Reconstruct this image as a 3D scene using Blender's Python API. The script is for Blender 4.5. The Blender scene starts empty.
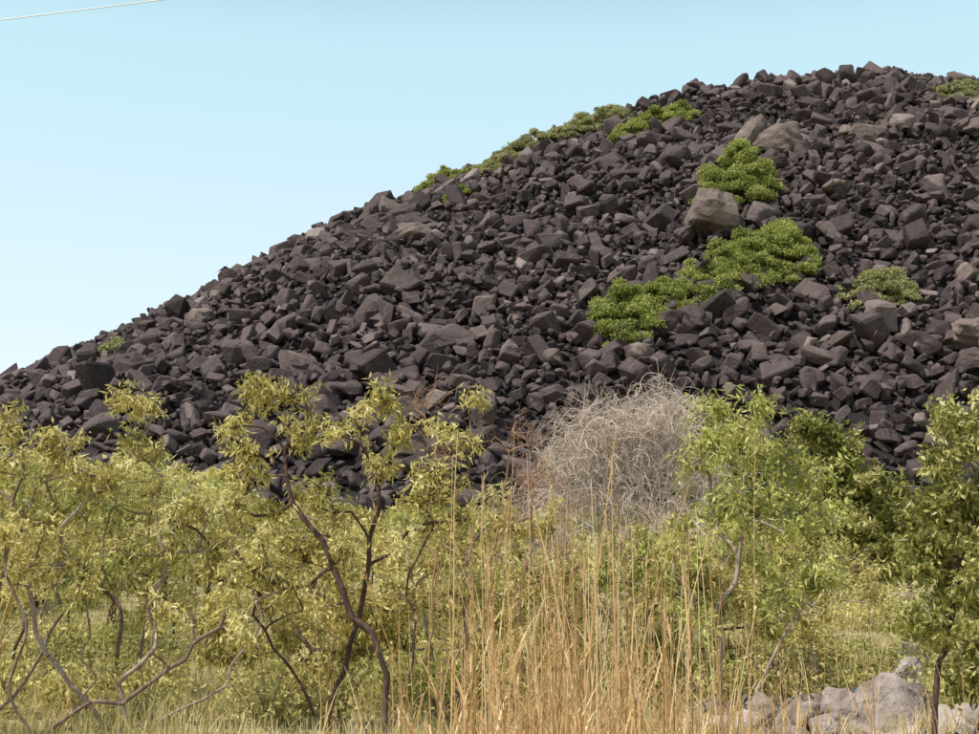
import bpy, bmesh, math, random
import numpy as np
from mathutils import Vector
rs=np.random.RandomState(11)

# ---------------------------------------------------------------- mesh builder
class MB:
    def __init__(s):
        s.V=[];s.n=0;s.F={3:[],4:[]};s.A={3:[],4:[]};s.M={3:[],4:[]};s.S={3:[],4:[]}
    def add(s,V,F,rnd,mat=0,smooth=False):
        V=np.asarray(V,dtype=np.float32).reshape(-1,3);F=np.asarray(F,dtype=np.int64)
        k=F.shape[1]
        s.V.append(V);s.F[k].append(F+s.n);s.n+=len(V)
        s.A[k].append(np.broadcast_to(np.asarray(rnd,dtype=np.float32),(len(F),)).copy())
        s.M[k].append(np.full(len(F),mat,dtype=np.int32));s.S[k].append(np.full(len(F),smooth,dtype=bool))
    def build(s,name,mats,parent=None):
        V=np.concatenate(s.V);me=bpy.data.meshes.new(name)
        loops=[];starts=[];A=[];M=[];S=[];off=0
        for k in (3,4):
            if s.F[k]:
                F=np.concatenate(s.F[k]);loops.append(F.ravel());starts.append(off+np.arange(len(F))*k);off+=F.size
                A.append(np.concatenate(s.A[k]));M.append(np.concatenate(s.M[k]));S.append(np.concatenate(s.S[k]))
        loops=np.concatenate(loops).astype(np.int32);starts=np.concatenate(starts).astype(np.int32)
        A=np.concatenate(A);M=np.concatenate(M);S=np.concatenate(S)
        me.vertices.add(len(V));me.vertices.foreach_set('co',V.ravel())
        me.loops.add(len(loops));me.loops.foreach_set('vertex_index',loops)
        me.polygons.add(len(starts));me.polygons.foreach_set('loop_start',starts)
        me.update(calc_edges=True)
        me.polygons.foreach_set('material_index',M);me.polygons.foreach_set('use_smooth',S)
        at=me.attributes.new('rnd','FLOAT','FACE');at.data.foreach_set('value',A)
        for m in mats: me.materials.append(m)
        ob=bpy.data.objects.new(name,me);bpy.context.collection.objects.link(ob)
        if parent: ob.parent=parent
        return ob

def norm(a): return a/np.maximum(np.linalg.norm(a,axis=-1,keepdims=True),1e-9)

def tubes(mb,P,R,k=5,rnd=0.5,mat=0):
    P=np.asarray(P,dtype=float);R=np.asarray(R,dtype=float)
    n,m,_=P.shape
    T=norm(np.gradient(P,axis=1));ref=np.array([0.31,0.87,0.12])
    U=norm(np.cross(T,ref));W=np.cross(T,U)
    a=np.arange(k)*2*np.pi/k
    V=P[:,:,None,:]+R[:,:,None,None]*(np.cos(a)[None,None,:,None]*U[:,:,None,:]+np.sin(a)[None,None,:,None]*W[:,:,None,:])
    i=np.arange(n)[:,None,None];j=np.arange(m-1)[None,:,None];q=np.arange(k)[None,None,:];q2=(q+1)%k
    b=i*m*k
    F=np.stack([b+j*k+q,b+j*k+q2,b+(j+1)*k+q2,b+(j+1)*k+q],-1).reshape(-1,4)
    r=np.repeat(np.broadcast_to(rnd,(n,)),(m-1)*k)
    mb.add(V,F,r,mat,True)

def leaves(mb,C,L,W,droop,rnd,mat=0,up=0.0):
    n=len(C)
    d=rs.normal(size=(n,3));d[:,2]-=droop;d[:,2]+=up;d=norm(d)
    w=norm(np.cross(d,rs.normal(size=(n,3))))
    nrm=np.cross(d,w)
    l=(L*(.6+.8*rs.rand(n)))[:,None];ww=(W*(.6+.8*rs.rand(n)))[:,None]
    V=np.stack([C,C+d*l*.45+w*ww*.5+nrm*l*.05,C+d*l-nrm*l*.08,C+d*l*.45-w*ww*.5+nrm*l*.05],1)
    F=np.arange(n*4).reshape(n,4)
    mb.add(V,F,rnd,mat,False)

# ---------------------------------------------------------------- materials
def newmat(name):
    m=bpy.data.materials.new(name);m.use_nodes=True;nt=m.node_tree;nt.nodes.clear()
    return m,nt,nt.nodes.new,nt.links.new
def ramp(nd,stops):
    cr=nd.color_ramp
    while len(cr.elements)<len(stops): cr.elements.new(.5)
    for e,(p,c) in zip(cr.elements,stops): e.position=p;e.color=(*c,1)
def leafmat(name,stops,trans=.35,rough=.55):
    m,nt,N,L=newmat(name)
    at=N('ShaderNodeAttribute');at.attribute_name='rnd'
    r=N('ShaderNodeValToRGB');ramp(r,stops);L(at.outputs['Fac'],r.inputs[0])
    p=N('ShaderNodeBsdfPrincipled');p.inputs['Roughness'].default_value=rough
    p.inputs['Specular IOR Level'].default_value=.45
    t=N('ShaderNodeBsdfTranslucent');mx=N('ShaderNodeMixShader');mx.inputs[0].default_value=trans
    L(r.outputs[0],p.inputs['Base Color']);L(r.outputs[0],t.inputs['Color'])
    o=N('ShaderNodeOutputMaterial');L(p.outputs[0],mx.inputs[1]);L(t.outputs[0],mx.inputs[2]);L(mx.outputs[0],o.inputs[0])
    return m
def noisemat(name,stops,scale,attrw=.4,bump=.3,rough=.9,bscale=None,stretch=(1,1,1),bdist=.02,lichen=None):
    m,nt,N,L=newmat(name)
    g=N('ShaderNodeNewGeometry');mp=N('ShaderNodeMapping');mp.inputs['Scale'].default_value=stretch
    L(g.outputs['Position'],mp.inputs[0])
    n=N('ShaderNodeTexNoise');n.inputs['Scale'].default_value=scale;n.inputs['Detail'].default_value=6;n.inputs['Roughness'].default_value=.62
    L(mp.outputs[0],n.inputs['Vector'])
    at=N('ShaderNodeAttribute');at.attribute_name='rnd'
    mx=N('ShaderNodeMix');mx.inputs[0].default_value=attrw
    L(n.outputs[0],mx.inputs[2]);L(at.outputs['Fac'],mx.inputs[3])
    r=N('ShaderNodeValToRGB');ramp(r,stops);L(mx.outputs[0],r.inputs[0])
    col=r.outputs[0]
    if lichen:
        # patchy pale lichen and weathering bloom
        n3=N('ShaderNodeTexNoise');n3.inputs['Scale'].default_value=.33;n3.inputs['Detail'].default_value=7;n3.inputs['Roughness'].default_value=.75
        L(g.outputs['Position'],n3.inputs['Vector'])
        r3=N('ShaderNodeValToRGB');ramp(r3,[(.54,(0,0,0)),(.72,(.7,.7,.7))]);L(n3.outputs[0],r3.inputs[0])
        mc=N('ShaderNodeMix');mc.data_type='RGBA';L(r3.outputs[0],mc.inputs[0]);L(col,mc.inputs[6]);mc.inputs[7].default_value=(*lichen,1);col=mc.outputs[2]
    p=N('ShaderNodeBsdfPrincipled');p.inputs['Roughness'].default_value=rough;p.inputs['Specular IOR Level'].default_value=.3
    L(col,p.inputs['Base Color'])
    if bump>0:
        n2=N('ShaderNodeTexNoise');n2.inputs['Scale'].default_value=bscale or scale*3;n2.inputs['Detail'].default_value=4
        L(mp.outputs[0],n2.inputs['Vector'])
        b=N('ShaderNodeBump');b.inputs['Strength'].default_value=bump;b.inputs['Distance'].default_value=bdist
        L(n2.outputs[0],b.inputs['Height']);L(b.outputs[0],p.inputs['Normal'])
    o=N('ShaderNodeOutputMaterial');L(p.outputs[0],o.inputs[0])
    return m

M_gum=leafmat('gum_leaf',[(0,(.14,.12,.035)),(.3,(.41,.36,.10)),(.6,(.72,.62,.22)),(.85,(.90,.82,.40)),(1,(.94,.89,.60))],.42)
M_green=leafmat('green_leaf',[(0,(.11,.125,.025)),(.4,(.35,.36,.085)),(.75,(.65,.63,.20)),(1,(.86,.81,.43))],.42)
M_dark=leafmat('dark_leaf',[(0,(.07,.08,.02)),(.5,(.27,.27,.06)),(.8,(.52,.49,.15)),(1,(.76,.70,.36))],.4,.4)
M_bush=leafmat('bush_leaf',[(0,(.12,.14,.03)),(.5,(.32,.36,.08)),(1,(.56,.57,.19))],.4)
M_bushdry=leafmat('bush_leaf_olive',[(0,(.15,.15,.06)),(.5,(.35,.35,.14)),(1,(.54,.51,.25))],.35)
M_grass=leafmat('dry_grass',[(0,(.40,.22,.09)),(.4,(.70,.46,.20)),(.8,(.90,.68,.37)),(1,(.93,.80,.55))],.35,.6)
M_ggrass=leafmat('green_grass',[(0,(.25,.23,.08)),(.4,(.47,.41,.15)),(.75,(.70,.58,.29)),(1,(.82,.69,.44))],.35,.6)
M_bark=noisemat('gum_bark',[(.25,(.07,.045,.035)),(.5,(.24,.175,.14)),(.75,(.46,.37,.31))],9,.25,.6,stretch=(1,1,.35))
M_barkd=noisemat('dark_bark',[(.25,(.03,.018,.015)),(.5,(.10,.062,.05)),(.75,(.25,.17,.14))],9,.25,.6,stretch=(1,1,.35))
M_grey=noisemat('dead_twig',[(.2,(.38,.29,.22)),(.5,(.64,.53,.44)),(.8,(.82,.72,.62))],6,.7,0)
M_red=noisemat('bare_twig',[(.2,(.24,.13,.08)),(.8,(.5,.31,.2))],6,.6,0)
M_rock=noisemat('black_granite',[(.2,(.026,.017,.017)),(.42,(.060,.042,.041)),(.65,(.122,.090,.085)),(.88,(.28,.22,.195))],.7,.6,.7,.8,1.8,bdist=.25,lichen=(.17,.135,.12))
M_brown=noisemat('weathered_granite',[(.25,(.08,.056,.05)),(.5,(.17,.13,.112)),(.75,(.32,.255,.22))],.45,.3,.7,.85,1.5,bdist=.3)
M_pale=noisemat('pale_granite',[(.28,(.06,.045,.04)),(.42,(.18,.145,.125)),(.58,(.37,.31,.275)),(.8,(.60,.53,.47))],2.6,.35,.9,.9,8,bdist=.08)

# ---------------------------------------------------------------- terrain
RX=np.array([-700,-300,-200,-124.2,-74.6,-46.8,-15.6,18.6,56,96.2,130.4,200,300,450,800.])
RZ=np.array([17,17,28,59.2,86.6,104.8,117,131,143.8,148.8,146,140,105,40,17.])
def ridge(x):
    return (np.interp(x-9,RX,RZ)+np.interp(x,RX,RZ)*2+np.interp(x+9,RX,RZ))/4
def und(x,y):
    return (np.sin(x*.071+1.3+y*.02)*np.sin(y*.083+.4)+.6*np.sin(x*.17+y*.11)*np.sin(y*.19-x*.05+2))
def H(x,y):
    x=np.asarray(x,float);y=np.asarray(y,float)
    g=np.interp(y,[-60,0,22,32,60,120,190,400,800],[-.5,0,0,.5,3.3,9,17,17,0])
    A=np.maximum(ridge(x)-17,0)
    s=(y-190)/150
    f=np.where(s<1,1.25*s-.25*s*s,1+.75*(s-1)-4*(s-1)**2)
    f=np.maximum(f,0);f=np.where(s<0,0,f)
    w=np.clip((y-60)/60,0,1)
    fade=np.clip(1-np.abs(s-1)*2.5,0,1)
    return g+A*f+und(x,y)*(.12+1.4*w*(1-.6*fade))+np.where(y<60,.1*np.sin(x*.9)*np.sin(y*.7+x*.3),0)
def axis(lo,a,b,hi,st,cn):
    return np.concatenate([np.linspace(lo,a,cn)[:-1],np.arange(a,b,st),np.linspace(b,hi,cn)])
gx=axis(-3000,-260,300,3000,3.,14)
gy=np.concatenate([np.linspace(-3000,-40,8)[:-1],np.arange(-40,60,1.2),np.arange(60,460,3.),np.linspace(460,4000,16)])
X,Y=np.meshgrid(gx,gy);Z=H(X,Y)-np.where((Y>195)&(Y<420),1.2,0)
nx,ny=len(gx),len(gy)
idx=np.arange(nx*ny).reshape(ny,nx)
F=np.stack([idx[:-1,:-1],idx[:-1,1:],idx[1:,1:],idx[1:,:-1]],-1).reshape(-1,4)
mb=MB();mb.add(np.stack([X,Y,Z],-1),F,.5,0,True)
m,nt,N,L=newmat('ground_soil_grass')
g=N('ShaderNodeNewGeometry');n1=N('ShaderNodeTexNoise');n1.inputs['Scale'].default_value=.8;n1.inputs['Detail'].default_value=9;n1.inputs['Roughness'].default_value=.7
L(g.outputs['Position'],n1.inputs['Vector'])
r1=N('ShaderNodeValToRGB');ramp(r1,[(.3,(.12,.085,.04)),(.45,(.24,.20,.08)),(.58,(.36,.30,.14)),(.75,(.50,.41,.26))]);L(n1.outputs[0],r1.inputs[0])
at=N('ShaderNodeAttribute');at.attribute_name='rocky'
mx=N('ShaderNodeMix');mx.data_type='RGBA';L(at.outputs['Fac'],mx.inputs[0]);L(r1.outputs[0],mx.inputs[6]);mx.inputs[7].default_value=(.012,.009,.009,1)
p=N('ShaderNodeBsdfPrincipled');p.inputs['Roughness'].default_value=.95;L(mx.outputs[2],p.inputs['Base Color'])
b=N('ShaderNodeBump');b.inputs['Distance'].default_value=.1;b.inputs['Strength'].default_value=.6
n2=N('ShaderNodeTexNoise');n2.inputs['Scale'].default_value=6;n2.inputs['Detail'].default_value=6;L(g.outputs['Position'],n2.inputs['Vector']);L(n2.outputs[0],b.inputs['Height']);L(b.outputs[0],p.inputs['Normal'])
o=N('ShaderNodeOutputMaterial');L(p.outputs[0],o.inputs[0])
ground=mb.build('ground',[m])
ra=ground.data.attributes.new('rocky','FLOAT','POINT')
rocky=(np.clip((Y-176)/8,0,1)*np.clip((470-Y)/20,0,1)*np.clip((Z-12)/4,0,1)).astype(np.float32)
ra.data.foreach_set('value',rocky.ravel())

# ---------------------------------------------------------------- rock prototypes
def proto(kind,seed,bev=.08,sub=0):
    r=random.Random(seed);bm=bmesh.new()
    if kind=='block':
        tp=r.uniform(.55,1);sh=r.uniform(-.3,.3)
        for sx in (-1,1):
            for sy in (-1,1):
                for sz in (-1,1):
                    t=tp if sz>0 else 1
                    bm.verts.new((sx*t*.85+r.uniform(-.22,.22)+sh*sz,sy*t*.85+r.uniform(-.22,.22),sz*.8+r.uniform(-.25,.25)))
        for i in range(r.randint(1,4)):
            v=Vector((r.gauss(0,1),r.gauss(0,1),r.gauss(0,1))).normalized();bm.verts.new(v*1.12)
    else:
        for i in range(kind):
            v=Vector((r.gauss(0,1),r.gauss(0,1),r.gauss(0,1))).normalized()
            mxx=max(abs(v.x),abs(v.y),abs(v.z));v=v.lerp(v/mxx,.85)*(.82+.18*r.random())
            bm.verts.new(v)
    bmesh.ops.convex_hull(bm,input=bm.verts)
    for v in [v for v in bm.verts if not v.link_faces]: bm.verts.remove(v)
    bmesh.ops.dissolve_limit(bm,angle_limit=.3,verts=bm.verts,edges=bm.edges)
    if bev: bmesh.ops.bevel(bm,geom=list(bm.edges)+list(bm.verts),offset=bev,segments=1,profile=.5,affect='EDGES')
    bmesh.ops.triangulate(bm,faces=bm.faces)
    for i in range(sub):
        bmesh.ops.subdivide_edges(bm,edges=bm.edges,cuts=1,use_grid_fill=True,smooth=.25)
        bmesh.ops.triangulate(bm,faces=bm.faces)
    if sub:
        for v in bm.verts: v.co*=1+.06*math.sin(v.co.x*5+seed)*math.sin(v.co.y*6)+.04*math.sin(v.co.z*11+v.co.x*7)
    bm.verts.index_update()
    V=np.array([v.co[:] for v in bm.verts]);F=np.array([[q.index for q in f.verts] for f in bm.faces]);bm.free()
    return V,F
PR=[proto('block' if i%3 else 13,100+i,.12) for i in range(30)]
PB=[proto('block' if i%2 else 13,300+i,.12,2) for i in range(10)]
def rotm(n,tilt=1.0):
    a=rs.rand(n)*2*np.pi;b=rs.normal(size=n)*tilt;c=rs.normal(size=n)*tilt
    def R(ax,t):
        M=np.zeros((n,3,3));i,j=[(1,2),(2,0),(0,1)][ax];M[:,ax,ax]=1
        M[:,i,i]=np.cos(t);M[:,j,j]=np.cos(t);M[:,i,j]=-np.sin(t);M[:,j,i]=np.sin(t);return M
    return R(0,b)@R(1,c)@R(2,a)
def rocks(mb,C,S,rnd,protos,tilt=1.0,mat=0,smooth=False):
    C=np.asarray(C,float);S=np.asarray(S,float);rnd=np.asarray(rnd,float)
    n=len(C);w=rs.randint(0,len(protos),n);R=rotm(n,tilt)
    for k,(V,F) in enumerate(protos):
        s=np.where(w==k)[0]
        if len(s)==0: continue
        VV=np.einsum('nij,nvj->nvi',R[s],V[None]*S[s][:,None,:])+C[s][:,None,:]
        FF=(F[None]+(np.arange(len(s))*len(V))[:,None,None]).reshape(-1,3)
        mb.add(VV,FF,np.repeat(rnd[s],len(F)),mat,smooth)

def field(sx,sy,smin,smed,off,jz,lm,gs=(1.5,.62,3.6)):
    xs=np.arange(-235,250,sx);ys=np.arange(174,392,sy)
    A,B=np.meshgrid(xs,ys);A=A.ravel()+rs.uniform(-.6,.6,A.size)*sx;B=B.ravel()+rs.uniform(-.6,.6,B.size)*sy
    z=H(A,B);foot=182+3*np.sin(A*.05)+3*np.sin(A*.13+1)
    k=(B>foot)&(ridge(A)>24)&(np.abs(A)<.5*B+20);A,B,z=A[k],B[k],z[k];n=len(A)
    s=smin+smed*np.minimum(rs.gamma(gs[0],gs[1],n),gs[2])
    S=s[:,None]*np.stack([1.0+.7*rs.rand(n),.65+.35*rs.rand(n),.55+.35*rs.rand(n)],-1)
    C=np.stack([A,B,z+off+rs.uniform(-jz,jz,n)],-1)
    lum=np.clip(rs.normal(lm,.18,n)+.3*(rs.rand(n)<.05),0,1)
    return C,S,lum
mb=MB()
for a in [(1.9,1.7,.58,.3,-.5,.4,.3),(2.8,2.4,.5,.72,.75,.8,.47,(1.25,.8,4.0))]:  # base layer gets a darker tone: crevice shade painted into boulder colour
    C,S,l=field(*a);rocks(mb,C,S,l,PR,.7)
BIG=[(64.8,288,4.6,(1.1,.9,.9),1),(59.4,291,4.0,(.6,.8,1.2),1),(68,286,3.2,(1,.9,.8),0),(43.6,258,4.6,(1.4,1,.8),1),(38.5,256,2.6,(1,1,.8),0),(47,256,3,(1,.9,1),0),
 (-16.4,287,3.2,(1.3,1,.8),1),(80,221,3.8,(1,.9,.8),1),(78,217,2.4,(1.2,1,.7),0),(70.9,266,2.6,(1.2,.9,.7),1),(-59.7,273,2.6,(1.2,.8,.7),1),(25.1,222,2.5,(1.1,.8,.8),1),
 (31,228,2.8,(1,.9,1),0),(35,229,2.6,(1.2,.8,.9),0),(86,238,2.6,(1.1,.9,.8),1),(81.7,295,2.4,(1.1,.8,.8),1),(61,247,2.3,(.7,.8,1.2),0),
 (20,222,2.1,(1,.8,1.1),0),(-30,240,2.0,(1.3,.9,.7),0),(48,219,2.0,(1.2,.8,.7),0),(74,210,2.1,(1,.8,.8),0),(90,262,2.4,(1,.8,.7),0),(100,300,3,(1,.8,.8),0),(50,283,3,(1,.9,.8),0),(14.5,266,1.9,(1,.8,.9),1),(0,270,2.2,(1.2,.9,.8),0),(-40,262,2.3,(1,.8,.9),0)]
for x,y,s,sh,mt in BIG:
    rocks(mb,[[x,y,H(x,y)+s*.55]],[np.array(sh)*s],[.3+.25*rs.rand()],PB,.2,mt,False)
hill=mb.build('black_boulder_hillside',[M_rock,M_brown])

# ---------------------------------------------------------------- shrub thickets on the hill
def thicket(name,patches,mat,leafL=.5,leafW=.3):
    mb=MB()
    for (x,y,rx,ry,h,nd) in patches:
        nst=max(3,nd//5);sx=x+rs.uniform(-.6,.6,nst)*rx;sy=y+rs.uniform(-.6,.6,nst)*ry;sz=H(sx,sy)
        top=np.stack([sx+rs.normal(size=nst)*.5,sy,sz+h*.7],-1);bs=np.stack([sx,sy,sz-.3],-1)
        P=np.stack([bs,(bs*2+top)/3+rs.normal(size=(nst,3))*.15,(bs+top*2)/3,top],1)
        tubes(mb,P,np.tile([.16,.13,.1,.04],(nst,1)),5,.5,1)
        nd=int(nd*2.4);hv=[.75+.5*rs.rand() for _ in range(9)]
        for i in range(nd):
            a=i*2.39996;q=math.sqrt((i+.5)/nd)
            cx=x+rx*q*math.cos(a)*1.02+rs.normal()*.7;cy=y+ry*q*math.sin(a)+rs.normal()*.6;r=(.6+.8*rs.rand())*(h/4.5)**.4
            top_=h*(1-.8*q**2.5)*hv[int((a*1.3)%9)]
            cz=H(cx,cy)+max(.6,top_*rs.rand()**.45)
            n=int(360*r*r)
            d=norm(rs.normal(size=(n,3)));d[:,2]=np.where(d[:,2]<-.45,-d[:,2],d[:,2])
            C=np.array([cx,cy,cz])+d*r*(.2+1.0*rs.rand(n,1))*np.array([1.2,1.2,.8])
            leaves(mb,C,leafL,leafW,0,np.clip(.45*rs.rand()+.6*rs.rand(n),0,1),0,.3)
    return mb.build(name,[mat,M_barkd])
thicket('hill_shrub',[(51,269,7.5,5,8.5,38)],M_bush)
thicket('hill_shrub',[(53,246,7.5,5,7.5,36),(46,242,6,5,6,28),(39,237,4.5,4.5,4.5,16)],M_bush)
thicket('hill_shrub',[(23.5,230,6,5,6.5,28),(30,234,5,4,5,18)],M_bush)
thicket('hill_shrub',[(71,236,5.5,4,4.2,20),(65,235,4,3,2,8)],M_bushdry)
thicket('hill_shrub',[(-13.7,337,6,4,4.2,16),(-7,333,4,3,3,9)],M_bush)
thicket('hill_shrub',[(6,333,6.5,4,5,20),(11,338,5,3,4.6,14),(0,331,5,3,3.4,12)],M_bushdry)
thicket('hill_shrub',[(21,338,5,4,5,14),(29,339,7.5,4,5,20)],M_bushdry)
thicket('hill_shrub',[(35,320,5,4,4,14),(44,323,8,4,5,24)],M_bush)
thicket('hill_shrub',[(122,325,10,5,4,24)],M_bushdry)
thicket('hill_shrub',[(-7.6,311,3,2,3,6)],M_bush)
thicket('hill_shrub',[(-80.8,282,2.8,2,3.2,6)],M_bushdry)

# ---------------------------------------------------------------- trees
def tree(name,base,stems,blobs,mat,bark,cr=.30,nleaf=90,LL=.145,LW=.04,droop=.9,rt=.012,k=6,seed=0,bare=False,ntw=5,bright=0):
    global rs
    keep=rs;rs=np.random.RandomState(seed+500)
    bx,by=base;bz=float(H(bx,by))-.15
    base3=np.array([bx,by,bz])
    nodes=[base3];par=[-1];pl=[0.]
    for st in stems:
        last=0
        for (x,y,z) in st:
            P=np.array([x,y,z]);q=nodes[last];d=np.linalg.norm(P-q);c=max(1,int(math.ceil(d/.45)))
            for i in range(1,c+1):
                t=i/c;pt=q+(P-q)*t+(rs.normal(size=3)*.06 if i<c else 0)
                nodes.append(pt);par.append(last);pl.append(pl[last]+d/c);last=len(nodes)-1
    cl=[]
    for (x,y,z,rx,ry,rz,n) in blobs:
        d=norm(rs.normal(size=(n,3)))*rs.rand(n,1)**.45
        cl.append(np.array([x,y,z])+d*np.array([rx,ry,rz]))
    cl=np.concatenate(cl);cl[:,2]=np.maximum(cl[:,2],H(cl[:,0],cl[:,1])+.3)
    order=np.argsort(np.linalg.norm(cl-base3,axis=1));cn=[]
    for ci in order:
        p=cl[ci];A=np.array(nodes);d=np.linalg.norm(A-p,axis=1)
        cost=d+.12*np.array(pl)+.9*np.maximum(0,A[:,2]-p[2]);cost[0]+=5
        j=int(np.argmin(cost));q=nodes[j];dd=d[j];c=max(1,int(math.ceil(dd/.5)));last=j
        side=rs.normal(size=3)*.15*dd;side[2]+=.06*dd
        for i in range(1,c+1):
            t=i/c;pt=q+(p-q)*t+side*math.sin(math.pi*t)+(rs.normal(size=3)*.06 if i<c else 0)
            nodes.append(pt);par.append(last);pl.append(pl[last]+dd/c);last=len(nodes)-1
        cn.append(last)
    nodes=np.array(nodes);par=np.array(par);n=len(nodes)
    e=2.15;acc=np.zeros(n)
    for i in range(n-1,0,-1):
        if acc[i]==0: acc[i]=rt**e
        acc[par[i]]+=acc[i]
    R=acc**(1/e)
    ids=np.arange(1,n);P0=nodes[par[ids]];P3=nodes[ids]
    tan=np.zeros((n,3));tan[ids]=norm(P3-P0);tp=tan[par[ids]];tp[par[ids]==0]=np.array([0,0,1.])
    ln=np.linalg.norm(P3-P0,axis=1,keepdims=True)
    m0=norm(tp+tan[ids])*ln*.8;m1=tan[ids]*ln*.8
    ts=[0,.25,.5,.75,1.]
    P=np.stack([(2*t**3-3*t*t+1)*P0+(t**3-2*t*t+t)*m0+(-2*t**3+3*t*t)*P3+(t**3-t*t)*m1 for t in ts],1)
    r0=np.minimum(R[par[ids]],R[ids]*1.35);RR=np.stack([r0+(R[ids]-r0)*t for t in ts],1)
    mb=MB();tubes(mb,P,RR,k,rs.rand(),1)
    K=len(cn);C0=nodes[cn]
    d=norm(rs.normal(size=(K,ntw,3))+np.array([0,0,.35]));ln=cr*(.6+.8*rs.rand(K,ntw,1))
    E=C0[:,None]+d*ln;Mi=C0[:,None]+d*ln*.5+rs.normal(size=E.shape)*.05*cr*2
    TP=np.stack([np.broadcast_to(C0[:,None],E.shape),Mi,E],2).reshape(-1,3,3)
    tubes(mb,TP,np.tile([rt*.7,rt*.5,rt*.25],(len(TP),1)),3,.5,1)
    if bare:
        for _ in range(2):
            T2=TP[:,2];d=norm(rs.normal(size=(len(T2),3))*.6+norm(TP[:,2]-TP[:,0]))*cr*.8
            T=np.stack([TP[:,1],TP[:,1]+d*.5+rs.normal(size=d.shape)*.03,TP[:,1]+d],1);tubes(mb,T,np.tile([rt*.5,rt*.4,rt*.2],(len(T),1)),3,.5,1)
    else:
        w=rs.randint(0,K*ntw,K*nleaf);t=rs.rand(len(w),1)**.7*1.05
        A=TP[w,0];B_=TP[w,2];C=A+(B_-A)*t+rs.normal(size=(len(w),3))*cr*.17
        cb=rs.rand(K)[w//ntw]*.45
        leaves(mb,C,LL,LW,droop,np.clip(cb+.6*rs.rand(len(w))+bright,0,1),0)
    rs=keep
    return mb.build(name,[mat,bark])

def B(x,z,r,n,y=22,rz=None,ry=None): return (x,y,z,r,ry or max(r,.5),rz or r*.7,n)
tree('gum_tree',(-8.3,22.5),[[(-8.2,22.5,1.6),(-7.9,22.4,3.0),(-7.7,22.3,4.2)],[(-7.4,22.3,1.0),(-6.9,22.3,2.0)]],
 [B(-7.8,4.8,.8,7),B(-6.9,4.4,.5,4),B(-8.6,4.1,.9,6),B(-7.2,3.5,.8,6),B(-8.2,2.9,.8,5),B(-9.2,3.2,.9,6),B(-7.0,2.6,.5,3)],M_gum,M_bark,rt=.014,seed=1)
tree('gum_tree',(-5.7,22.2),[[(-5.9,22.2,.9),(-5.3,22.1,1.5),(-5.45,22,2.2),(-5.2,22,2.9),(-5.4,22,3.8)],[(-6.6,22,.9),(-7.2,22,1.7),(-7.3,21.9,2.6)],[(-4.9,21.8,.5),(-4.1,21.8,.9),(-3.6,21.9,1.9)]],
 [B(-5.8,5.3,.35,4,rz=.15),B(-6.9,4.8,.4,4),B(-5.4,4.6,.45,4),B(-6.3,4.1,.5,4),B(-5.0,3.9,.45,4),B(-7.0,3.4,.6,4),B(-4.7,3.1,.5,3),B(-6.0,3.0,.5,3),B(-7.4,2.6,.6,3),B(-3.6,2.5,.4,3)],M_gum,M_bark,rt=.016,seed=2)
tree('gum_tree',(-1.6,22),[[(-1.75,22,1.4),(-2.35,22,2.4),(-2.9,22,3.4),(-3.3,22,4.2),(-3.7,22,5.0)],[(-1.2,22,1.6),(-1.3,22,2.6),(-.9,22,3.4)]],
 [B(-3.65,5.55,.65,8,rz=.18),B(-4.2,5.15,.35,3),B(-3.1,4.9,.35,4),B(-3.9,4.4,.5,5),B(-4.4,3.8,.6,5),B(-3.4,3.6,.5,3),B(-4.9,3.3,.4,3),B(-2.7,3.0,.4,2),B(-.9,3.8,.5,4),B(-3.9,2.9,.6,3)],M_gum,M_barkd,rt=.014,seed=3)
tree('gum_tree',(-2.7,22.8),[[(-2.3,22.8,1.5),(-2.0,22.7,2.8),(-1.85,22.6,4.1)],[(-3.3,22.8,1.2),(-3.9,22.8,2.0)]],
 [B(-1.9,5.5,.4,5,rz=.2),B(-2.4,5.05,.35,3),B(-1.35,4.95,.4,4),B(-1.1,4.4,.4,4),B(-1.8,4.3,.4,3),B(-2.6,3.8,.5,4),B(-.5,3.7,.5,4),B(-1.4,3.2,.6,4),B(-4.2,2.6,.6,4),B(-3.3,2.5,.5,3)],M_gum,M_barkd,rt=.014,seed=4)
tree('gum_tree',(-.5,23.5),[[(-.4,23.5,1.8),(-.3,23.5,3.2),(-.35,23.5,4.6)]],
 [B(-.25,5.75,.22,2,23.5),B(-.6,5.0,.3,3,23.5),B(.2,3.7,.6,5,23.5),B(.9,3.5,.5,4,23.5),B(-.4,2.9,.7,6,23.5),B(1.2,2.6,.6,5,23.5)],M_gum,M_bark,seed=5)
tree('gum_tree',(-6.9,21.2),[[(-6.3,21.1,.5),(-5.4,21,.75),(-4.6,21,1.3),(-4.0,21,2.0)],[(-7.3,21.2,.9),(-7.1,21.2,1.9),(-7.5,21.2,2.9)],[(-6.0,21.3,1.0),(-6.2,21.3,2.0)]],
 [B(-4.2,2.3,.45,4,21),B(-5.3,2.0,.4,2,21),B(-7.3,3.2,.5,4,21),B(-6.4,2.5,.5,3,21),B(-3.6,1.7,.35,2,21)],M_gum,M_bark,rt=.014,seed=31)
tree('eucalyptus_tree',(3.6,22),[[(3.7,22,1.6),(4.0,22,2.9),(4.15,22,4.2)],[(3.1,22,1.2),(3.2,22,2.4)],[(4.3,21.9,1.0),(4.9,21.9,2.0)]],
 [B(4.05,5.2,.5,7,rz=.35),B(3.6,4.5,.5,5),B(4.6,4.4,.5,5),B(3.9,3.7,.7,8),B(4.9,3.5,.5,6),B(3.2,3.0,.5,5),B(5.1,2.5,.5,5),B(4.4,2.4,.7,7),B(3.4,1.9,.5,4),B(5.3,4.1,.35,3)],M_green,M_bark,cr=.34,nleaf=115,LW=.044,seed=6,bright=.08)
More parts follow.
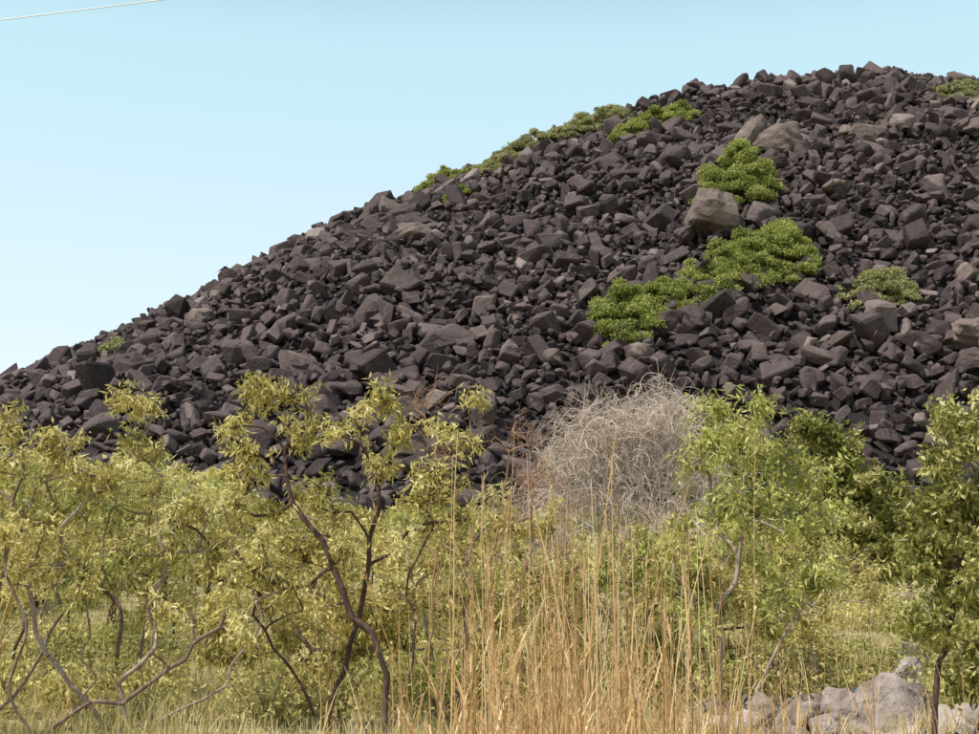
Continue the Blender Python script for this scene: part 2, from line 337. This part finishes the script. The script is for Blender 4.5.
tree('broadleaf_tree',(4.55,14),[[(4.45,14,.9),(4.7,14,1.9),(4.95,14,3.0)],[(4.9,14,.8),(5.2,14,1.8)]],
 [B(4.95,3.9,.25,7,14,ry=.5),B(4.8,3.5,.3,8,14,ry=.5),B(4.65,2.95,.32,10,14,ry=.5),B(5.05,3.0,.4,13,14,ry=.5),B(4.5,2.4,.3,11,14,ry=.5),B(5.0,2.2,.45,16,14,ry=.5),B(4.45,1.8,.32,11,14,ry=.5),B(5.6,3.0,.6,14,14,ry=.5),B(5.6,1.9,.6,12,14,ry=.5),B(5.0,1.45,.4,9,14,ry=.5),B(4.7,1.2,.3,6,14,ry=.4)],M_dark,M_barkd,cr=.2,nleaf=115,LL=.09,LW=.038,droop=.8,rt=.006,seed=7,bright=.1)
tree('paperbark_tree',(16.2,60),[[(16,60,5),(15.6,60,7.5),(15.3,60,9.5)]],
 [(14.4,60,10.6,1.1,1,.5,7),(15.8,60,9.7,1.1,1,.6,8),(16.6,60,8.2,1.5,1.2,.8,10),(14.6,60,8.6,1.2,1,.8,8),(15.8,60,6.6,2,1.5,1,14),(18,60,6.6,1.3,1.2,1,8),(16.8,60,5,2,1.5,.8,10)],M_dark,M_barkd,cr=.75,nleaf=210,LL=.3,LW=.13,droop=.3,rt=.02,seed=8,k=5)
tree('paperbark_tree',(10.5,56),[[(10.3,56,5),(10.2,56,8),(9.6,56,10)]],
 [(9.0,56,10.6,.9,1,.5,5),(10.4,56,9.8,.9,1,.5,6),(11.4,56,9.0,1,1,.6,7),(9.4,56,8.2,1.4,1.2,.8,9),(11.5,56,6.6,1.6,1.2,.9,10),(13.2,56,6.0,1.3,1,.9,8)],M_green,M_barkd,cr=.7,nleaf=190,LL=.28,LW=.11,droop=.4,rt=.02,seed=9,k=5)
tree('bare_sapling',(-1.0,24),[[(-1.0,24,2.5),(-1.05,24,4.6)],[(-.2,24,2.4),(.3,24,4.4)]],
 [B(-1.1,5.6,.3,6,24,rz=.5),B(-.8,4.8,.3,5,24),B(.35,5.0,.4,7,24,rz=.4),B(.7,4.4,.3,5,24)],M_red,M_red,cr=.4,bare=True,rt=.009,seed=10,ntw=4)
tree('bare_sapling',(.4,23),[[(.5,23,2.0),(.7,23,3.6)]],[B(.8,4.2,.4,7,23),B(.5,3.6,.4,5,23),B(1.1,3.2,.4,4,23)],M_red,M_red,cr=.4,bare=True,rt=.009,seed=12,ntw=4)
tree('dead_shrub',(2.9,29.6),[[(2.9,29.6,2.6),(2.7,29.6,4.0)],[(3.5,29.6,2.4),(3.9,29.6,4.0)]],
 [(2.4,29.6,6.1,.9,.7,.7,16),(3.6,29.6,6.4,.9,.7,.7,18),(4.4,29.6,5.2,.6,.6,.7,12),(1.8,29.6,4.9,.8,.6,.7,14),(3,29.6,4.4,1.3,.7,.8,16)],M_grey,M_grey,cr=.6,bare=True,rt=.008,seed=14,ntw=8)
def vines(name,lobes,r0,droop):
    mb=MB()
    for (cx,cy,cz,rx,ry,rz,n) in lobes:
        c=np.array([cx,cy,cz]);d=norm(rs.normal(size=(n,3)));d[:,2]=np.abs(d[:,2])
        p=c+d*np.array([rx,ry,rz])*(.2+.95*rs.rand(n,1)**.7)
        m=9;P=[p];v=norm(rs.normal(size=(n,3))*np.array([.8,.8,.8])+[0,0,.3]);st=rs.uniform(.08,.2,(n,1))
        for i in range(m-1):
            v=norm(v+rs.normal(size=(n,3))*.42+np.array([0,0,-droop*i/m]));p=p+v*st;P.append(p)
        P=np.stack(P,1);P[:,:,2]=np.maximum(P[:,:,2],H(P[:,:,0],P[:,:,1])+.02)
        r=(r0*(.5+1.0*rs.rand(n,1)));tubes(mb,P,r*np.linspace(1,.4,m)[None],3,rs.rand(n),0)
    g=30;a=np.stack([cx+rs.normal(size=g)*.8,cy+rs.normal(size=g)*.4,np.zeros(g)],-1);a[:,2]=H(a[:,0],a[:,1])-.1
    b=np.array([cx,cy,cz])+rs.normal(size=(g,3))*np.array([.8,.4,.5])
    P=np.stack([a,a*.6+b*.4+rs.normal(size=(g,3))*.2,a*.3+b*.7+rs.normal(size=(g,3))*.2,b],1);tubes(mb,P,np.tile([.03,.024,.018,.01],(g,1)),5,.4,0)
    mb.build(name,[M_grey])
vines('dead_vine_thicket',[(2.2,30,5.6,.8,.8,.9,330),(2.9,30,5.3,.8,.8,.7,240),(3.7,30,6.0,.85,.8,1.0,430),(4.5,30,5.0,.65,.8,1.1,330),(1.5,30,4.5,.8,.7,1.0,300),(2.8,30,4.2,1.4,.8,1.0,480),(1.1,29.5,3.5,.8,.6,.9,280),(3.8,29.4,3.6,1.0,.6,.9,260)],.0064,1.0)

R2=np.random.RandomState(5)
for i in range(34):
    y=R2.uniform(25.5,46);q=-.40+.80*((i*0.618034)%1)
    x=q*y
    if q>.25: continue
    lim=.135 if q<-.2 else (.10 if q<.02 else .078)
    top=1.6+y*(lim-.035*R2.rand());g0=float(H(x,y))
    h=top-g0;r=R2.uniform(1.0,1.5)*y/34
    bl=[(x+R2.uniform(-.8,.8)*r,y+R2.uniform(-.6,.6)*r,top-.3,.8*r,.8,.35,5)]
    for j in range(5):
        bl.append((x+R2.uniform(-1.3,1.3)*r,y+R2.uniform(-.8,.8)*r,g0+h*R2.uniform(.3,.85),.8*r,.8,.5,4))
    tree('gum_tree',(x,y),[[(x+R2.uniform(-.3,.3),y,g0+h*.3),(x+R2.uniform(-.5,.5),y,g0+h*.6)]],bl,M_gum if R2.rand()<.85 else M_green,M_bark if R2.rand()<.5 else M_barkd,cr=.46,nleaf=125,LL=.17,LW=.05,rt=.014,seed=40+i,k=4,droop=.7,bright=R2.uniform(-.2,.06))

def mass(name,n,y0,y1,hb=0):
    mb=MB()
    for i in range(n):
        y=y0+(y1-y0)*rs.rand();q=rs.uniform(-.46,.46);x=q*y
        if .2<q<.36 and y<62: continue
        lim=.125 if q<-.2 else (.10 if q<.3 else .088)
        g0=float(H(x,y));h=max(2.2+hb,min(1.6+y*(lim-.03*rs.rand())-g0,7.5));top=g0+h
        P=np.array([[[x,y,g0-.2],[x+rs.normal()*.2,y,g0+h*.35],[x+rs.normal()*.4,y,g0+h*.8]]]);tubes(mb,P,[[.16,.12,.05]],5,.5,2)
        mt=0 if rs.rand()<.7 else 1;tb=rs.uniform(-.15,.25)
        for j in range(7):
            c=np.array([x+rs.normal()*h*.22,y+rs.normal()*h*.22,g0+h*rs.uniform(.4,.86)]);r=h*rs.uniform(.13,.22)
            tubes(mb,np.array([[P[0,1],(P[0,1]+c)/2+rs.normal(size=3)*.1,c]]),[[.06,.05,.02]],4,.5,2)
            m_=int(130*r*r*(80/y)**.8)+20
            d=norm(rs.normal(size=(m_,3)));C=c+d*r*(.35+.7*rs.rand(m_,1))*np.array([1.15,1.15,.75])
            leaves(mb,C,.0045*y+.05,.0022*y+.03,.3,np.clip(tb+.1+.6*rs.rand(m_),0,1),mt)
    mb.build(name,[M_gum,M_green,M_barkd])
mass('distant_trees',150,47,90)
mass('distant_trees',220,90,168)
mass('distant_trees',120,166,184,1.0)

def grass(name,n,xr,yr,h,w,mat,lean=.35,seg=3):
    mb=MB()
    y=rs.uniform(*yr,n);x=rs.uniform(*xr,n)*y
    z=H(x,y)-.03;b=np.stack([x,y,z],-1)
    hh=h*(.4+.8*rs.rand(n))*(.55+.45*np.sin(x*1.3+1.7*np.sin(y*.8))*np.sin(y*.9+x*.4)+.3);hh=np.maximum(hh,.08)
    a=rs.rand(n)*2*np.pi;ln=np.abs(rs.normal(size=n))*lean
    dr=np.stack([np.cos(a),np.sin(a),0*a],-1);fa=rs.rand(n)*np.pi;wd=np.stack([np.cos(fa),np.sin(fa),0*a],-1)
    rows=[]
    for i in range(seg+1):
        t=i/seg;c=b+np.array([0,0,1.])*(hh*t)[:,None]*(1-.25*(ln*t)[:,None])+dr*(ln*hh*t*t)[:,None]
        ww=w*(1-.8*t);rows+= [c-wd*ww*.5,c+wd*ww*.5]
    V=np.stack(rows,1);k=V.shape[1]
    F=np.concatenate([np.arange(n)[:,None]*k+np.array([2*i,2*i+1,2*i+3,2*i+2])[None] for i in range(seg)])
    cc=np.clip(.5+.35*np.sin(x*.8+y*.5)*np.sin(y*.4)+rs.normal(size=n)*.25,0,1)
    mb.add(V,F,np.tile(cc,seg),0,False)
    mb.build(name,[mat])
grass('meadow_grass',46000,(-.42,.42),(19.0,62),.5,.028,M_ggrass)
mb=MB()
for i in range(190):
    if i<120: y=rs.uniform(23,44);q=rs.uniform(-.42,.24)
    else: y=rs.uniform(27,60);q=rs.uniform(.2,.42)
    x=q*y
    g0=float(H(x,y));r=rs.uniform(.35,.8);n=int(700*r)
    d=norm(rs.normal(size=(n,3)));C=np.array([x,y,g0+r*.6])+d*r*(.3+.8*rs.rand(n,1)**.6)*np.array([1.3,1.2,.95])
    C[:,2]=np.maximum(C[:,2],g0+.03)
    leaves(mb,C,.16,.06,.2,np.clip(-.1+.45*rs.rand()+.6*rs.rand(n),0,1),0 if rs.rand()<.7 else 1,.2)
    g=18;e=np.array([x,y,g0+r*.7])+norm(rs.normal(size=(g,3)))*r*1.1;e[:,2]=np.maximum(e[:,2],g0+.2);bb=np.tile([x,y,g0-.05],(g,1))
    tubes(mb,np.stack([bb,(bb+e)/2+rs.normal(size=(g,3))*.06,e],1),np.tile([.015,.011,.005],(g,1)),4,.5,2)
mb.build('understorey_shrubs',[M_gum,M_green,M_bark])

def tallgrass(name,cx,cy,sx,sy,n,h,wid=.008,lean=.12,seed=1,kb=4):
    global rs
    keep=rs;rs=np.random.RandomState(seed);mb=MB()
    x=cx+rs.normal(size=n)*sx;y=cy+rs.uniform(-1,1,n)*sy;z=H(x,y)-.03;b=np.stack([x,y,z],-1)
    hh=h*(.45+.6*rs.rand(n)**1.5);a=rs.rand(n)*2*np.pi;ln=np.abs(rs.normal(size=n))*lean
    dr=np.stack([np.cos(a),np.sin(a),0*a],-1);ts=np.linspace(0,1,8)
    P=np.stack([b+np.array([0,0,1.])*(hh*t*(1-.2*ln*t))[:,None]+dr*(ln*hh*t**1.8)[:,None]+rs.normal(size=(n,3))*.006 for t in ts],1)
    r=(wid*.5*(.5+1.0*rs.rand(n)))[:,None]*np.linspace(1,.35,8)[None];col=rs.rand(n)
    tubes(mb,P,r,4,col,0)
    k=kb;ii=np.repeat(np.arange(n),k);t=rs.uniform(.03,.65,len(ii));j=(t*7).astype(int);f=(t*7-j)[:,None]
    S=P[ii,j]*(1-f)+P[ii,j+1]*f;a=rs.rand(len(ii))*2*np.pi;dr=np.stack([np.cos(a),np.sin(a),0*a],-1);L=rs.uniform(.25,.75,len(ii))[:,None]*min(1,h/1.6+.15)
    w=np.stack([-np.sin(a),np.cos(a),0*a],-1);rows=[]
    up=rs.uniform(.6,1.15,len(ii))[:,None];cu=rs.uniform(.3,1.1,(len(ii),1))
    for q in np.linspace(0,1,6):
        c=S+dr*L*(.45*q)+np.array([0,0,1.])*L*up*(q-.75*q*q*cu);ww=.012*(1-.85*q);rows+=[c-w*ww*.5,c+w*ww*.5]
    V=np.stack(rows,1);F=np.concatenate([np.arange(len(ii))[:,None]*12+np.array([2*q,2*q+1,2*q+3,2*q+2])[None] for q in range(5)])
    mb.add(V,F,np.tile(np.clip(col[ii]*.5+.5*rs.rand(len(ii)),0,1),5),0)
    s=np.where(rs.rand(n)<.3)[0];c=22;ii=np.repeat(s,c);t=rs.uniform(.8,1.,len(ii));j=np.minimum((t*7).astype(int),6);f=(t*7-j)[:,None]
    S=P[ii,j]*(1-f)+P[ii,j+1]*f
    leaves(mb,S,.035,.006,-2.2,rs.uniform(.2,.8,len(ii)),0)
    mb.build(name,[M_grass]);rs=keep
tallgrass('tall_dry_grass',.3,7.2,.36,1.2,310,2.45,wid=.009,seed=1)
tallgrass('tall_dry_grass',.8,8.2,.36,1.2,150,2.3,seed=2)
tallgrass('tall_dry_grass',-.4,7.6,.35,1.0,45,1.7,seed=3)
tallgrass('tall_dry_grass',-2.85,7.6,.14,.4,14,2.6,seed=4,lean=.3)
tallgrass('tall_dry_grass',-2.0,9,.7,1.0,12,1.4,seed=5)
tallgrass('tall_dry_grass',2.2,14,.9,1.2,120,1.9,seed=6)
tallgrass('tall_dry_grass',4.6,13.6,.4,.8,40,1.2,seed=8)

# pale boulders lower right
mb=MB()
PL=[(6.0,21.4,.50,.62),(6.55,21.6,.42,.5),(6.05,20.9,.40,.22),(7.0,21.4,.36,.3),(5.4,21.6,.36,.36),(5.0,22,.38,.36),(4.7,21.4,.3,.2),(4.3,21.9,.34,.32),(7.5,21.2,.38,.2),(3.9,21.6,.3,.25),(3.4,21.3,.28,.2),(6.8,20.7,.32,.08),(5.5,20.8,.32,.12),(5.0,20.8,.26,.1),(8.1,21.8,.36,.25),(4.1,22.6,.3,.42),(4.4,20.9,.26,.14),(5.8,22.6,.34,.5),(3.6,22.3,.3,.4),(7.7,22.3,.4,.35)]
for x,y,s,up in PL:
    rocks(mb,[[x,y,float(H(x,y))+up*.7]],[np.array([1.15,.9,.95])*s*(.9+.25*rs.rand())],[rs.uniform(.1,.85)],PB,.7,0,False)
n=330;x=rs.uniform(3.0,9,n);y=rs.uniform(19.6,23.5,n);rocks(mb,np.stack([x,y,H(x,y)+.05],-1),(rs.gamma(2,.05,(n,1))+.03)*np.array([[1.2,.9,.8]]),rs.uniform(.0,.8,n),PR,.7)
mb.build('pale_rock_pile',[M_pale])
tallgrass('dry_grass_tufts',5.2,20.9,1.5,1.5,190,.75,wid=.01,lean=.4,seed=21,kb=5)
mb=MB()
for x,y,s in [(15.8,52,.7),(14.6,45,.6),(12.6,40,.45),(14.2,43,.4),(12.4,36,.5),(11.2,37,.4),(13.4,38,.3),(9.8,33,.45),(10.6,31,.4),(8.6,29,.35)]:
    rocks(mb,[[x,y,float(H(x,y))+s*.6]],[np.array([1.2,.9,.8])*s],[.6],PB,.3,0,False)
mb.build('slope_rocks',[M_pale])

# overhead wire (spans between poles outside the view)
mb=MB();t=np.linspace(0,1,40)
a=np.array([-30.,28,12.75]);b_=np.array([30.,28,21.6]);P=a+(b_-a)*t[:,None];P[:,2]-=.6*4*t*(1-t)
tubes(mb,P[None],np.full((1,40),.014),6,.5,0)
m,nt,N,L=newmat('wire_metal');p=N('ShaderNodeBsdfPrincipled');p.inputs['Base Color'].default_value=(.85,.85,.84,1);p.inputs['Roughness'].default_value=.5
n_=N('ShaderNodeTexNoise');n_.inputs['Scale'].default_value=40;rr=N('ShaderNodeMapRange');rr.inputs[3].default_value=.4;rr.inputs[4].default_value=.6;L(n_.outputs[0],rr.inputs[0]);L(rr.outputs[0],p.inputs['Roughness'])
o=N('ShaderNodeOutputMaterial');L(p.outputs[0],o.inputs[0])
mb.build('power_line',[m])

# ---------------------------------------------------------------- world, sun, camera
sc=bpy.context.scene
w=bpy.data.worlds.new('World');sc.world=w;w.use_nodes=True;nt=w.node_tree
sky=nt.nodes.new('ShaderNodeTexSky');sky.sky_type='NISHITA';sky.sun_disc=False
sd=Vector((-.55,-.40,1.12)).normalized()
sky.sun_elevation=math.asin(sd.z);sky.sun_rotation=math.atan2(sd.x,sd.y)
sky.air_density=1.0;sky.dust_density=2.0;sky.ozone_density=1.0
bg=nt.nodes['Background'];bg.inputs[1].default_value=.12
tc=nt.nodes.new('ShaderNodeTexCoord');sx_=nt.nodes.new('ShaderNodeSeparateXYZ');nt.links.new(tc.outputs['Generated'],sx_.inputs[0])
hz=nt.nodes.new('ShaderNodeValToRGB');ramp(hz,[(0,(.66,.74,.75)),(.14,(.88,.98,.99)),(.42,(.58,.86,.93)),(.55,(.22,.33,.44)),(1,(.07,.13,.22))])
nt.links.new(sx_.outputs['Z'],hz.inputs[0])
sc_=nt.nodes.new('ShaderNodeVectorMath');sc_.operation='SCALE';sc_.inputs['Scale'].default_value=11.5;nt.links.new(hz.outputs[0],sc_.inputs[0])
mxw=nt.nodes.new('ShaderNodeMix');mxw.data_type='RGBA';mxw.inputs[0].default_value=.62
nt.links.new(sc_.outputs[0],mxw.inputs[7])
nt.links.new(sky.outputs[0],mxw.inputs[6]);nt.links.new(mxw.outputs[2],bg.inputs[0])
sl=bpy.data.lights.new('sun','SUN');sl.energy=5;sl.angle=math.radians(.5);sl.color=(1,.95,.87)
so=bpy.data.objects.new('sun',sl);so.rotation_euler=sd.to_track_quat('Z','Y').to_euler();sc.collection.objects.link(so)
cd=bpy.data.cameras.new('camera');cd.lens=50;cd.sensor_width=36;cd.clip_end=9000;cd.clip_start=.1
co=bpy.data.objects.new('camera',cd);co.location=(0,0,1.6);co.rotation_euler=(math.radians(90+11.35),0,0);sc.collection.objects.link(co);sc.camera=co
sc.view_settings.view_transform='Standard';sc.view_settings.look='None';sc.view_settings.exposure=0
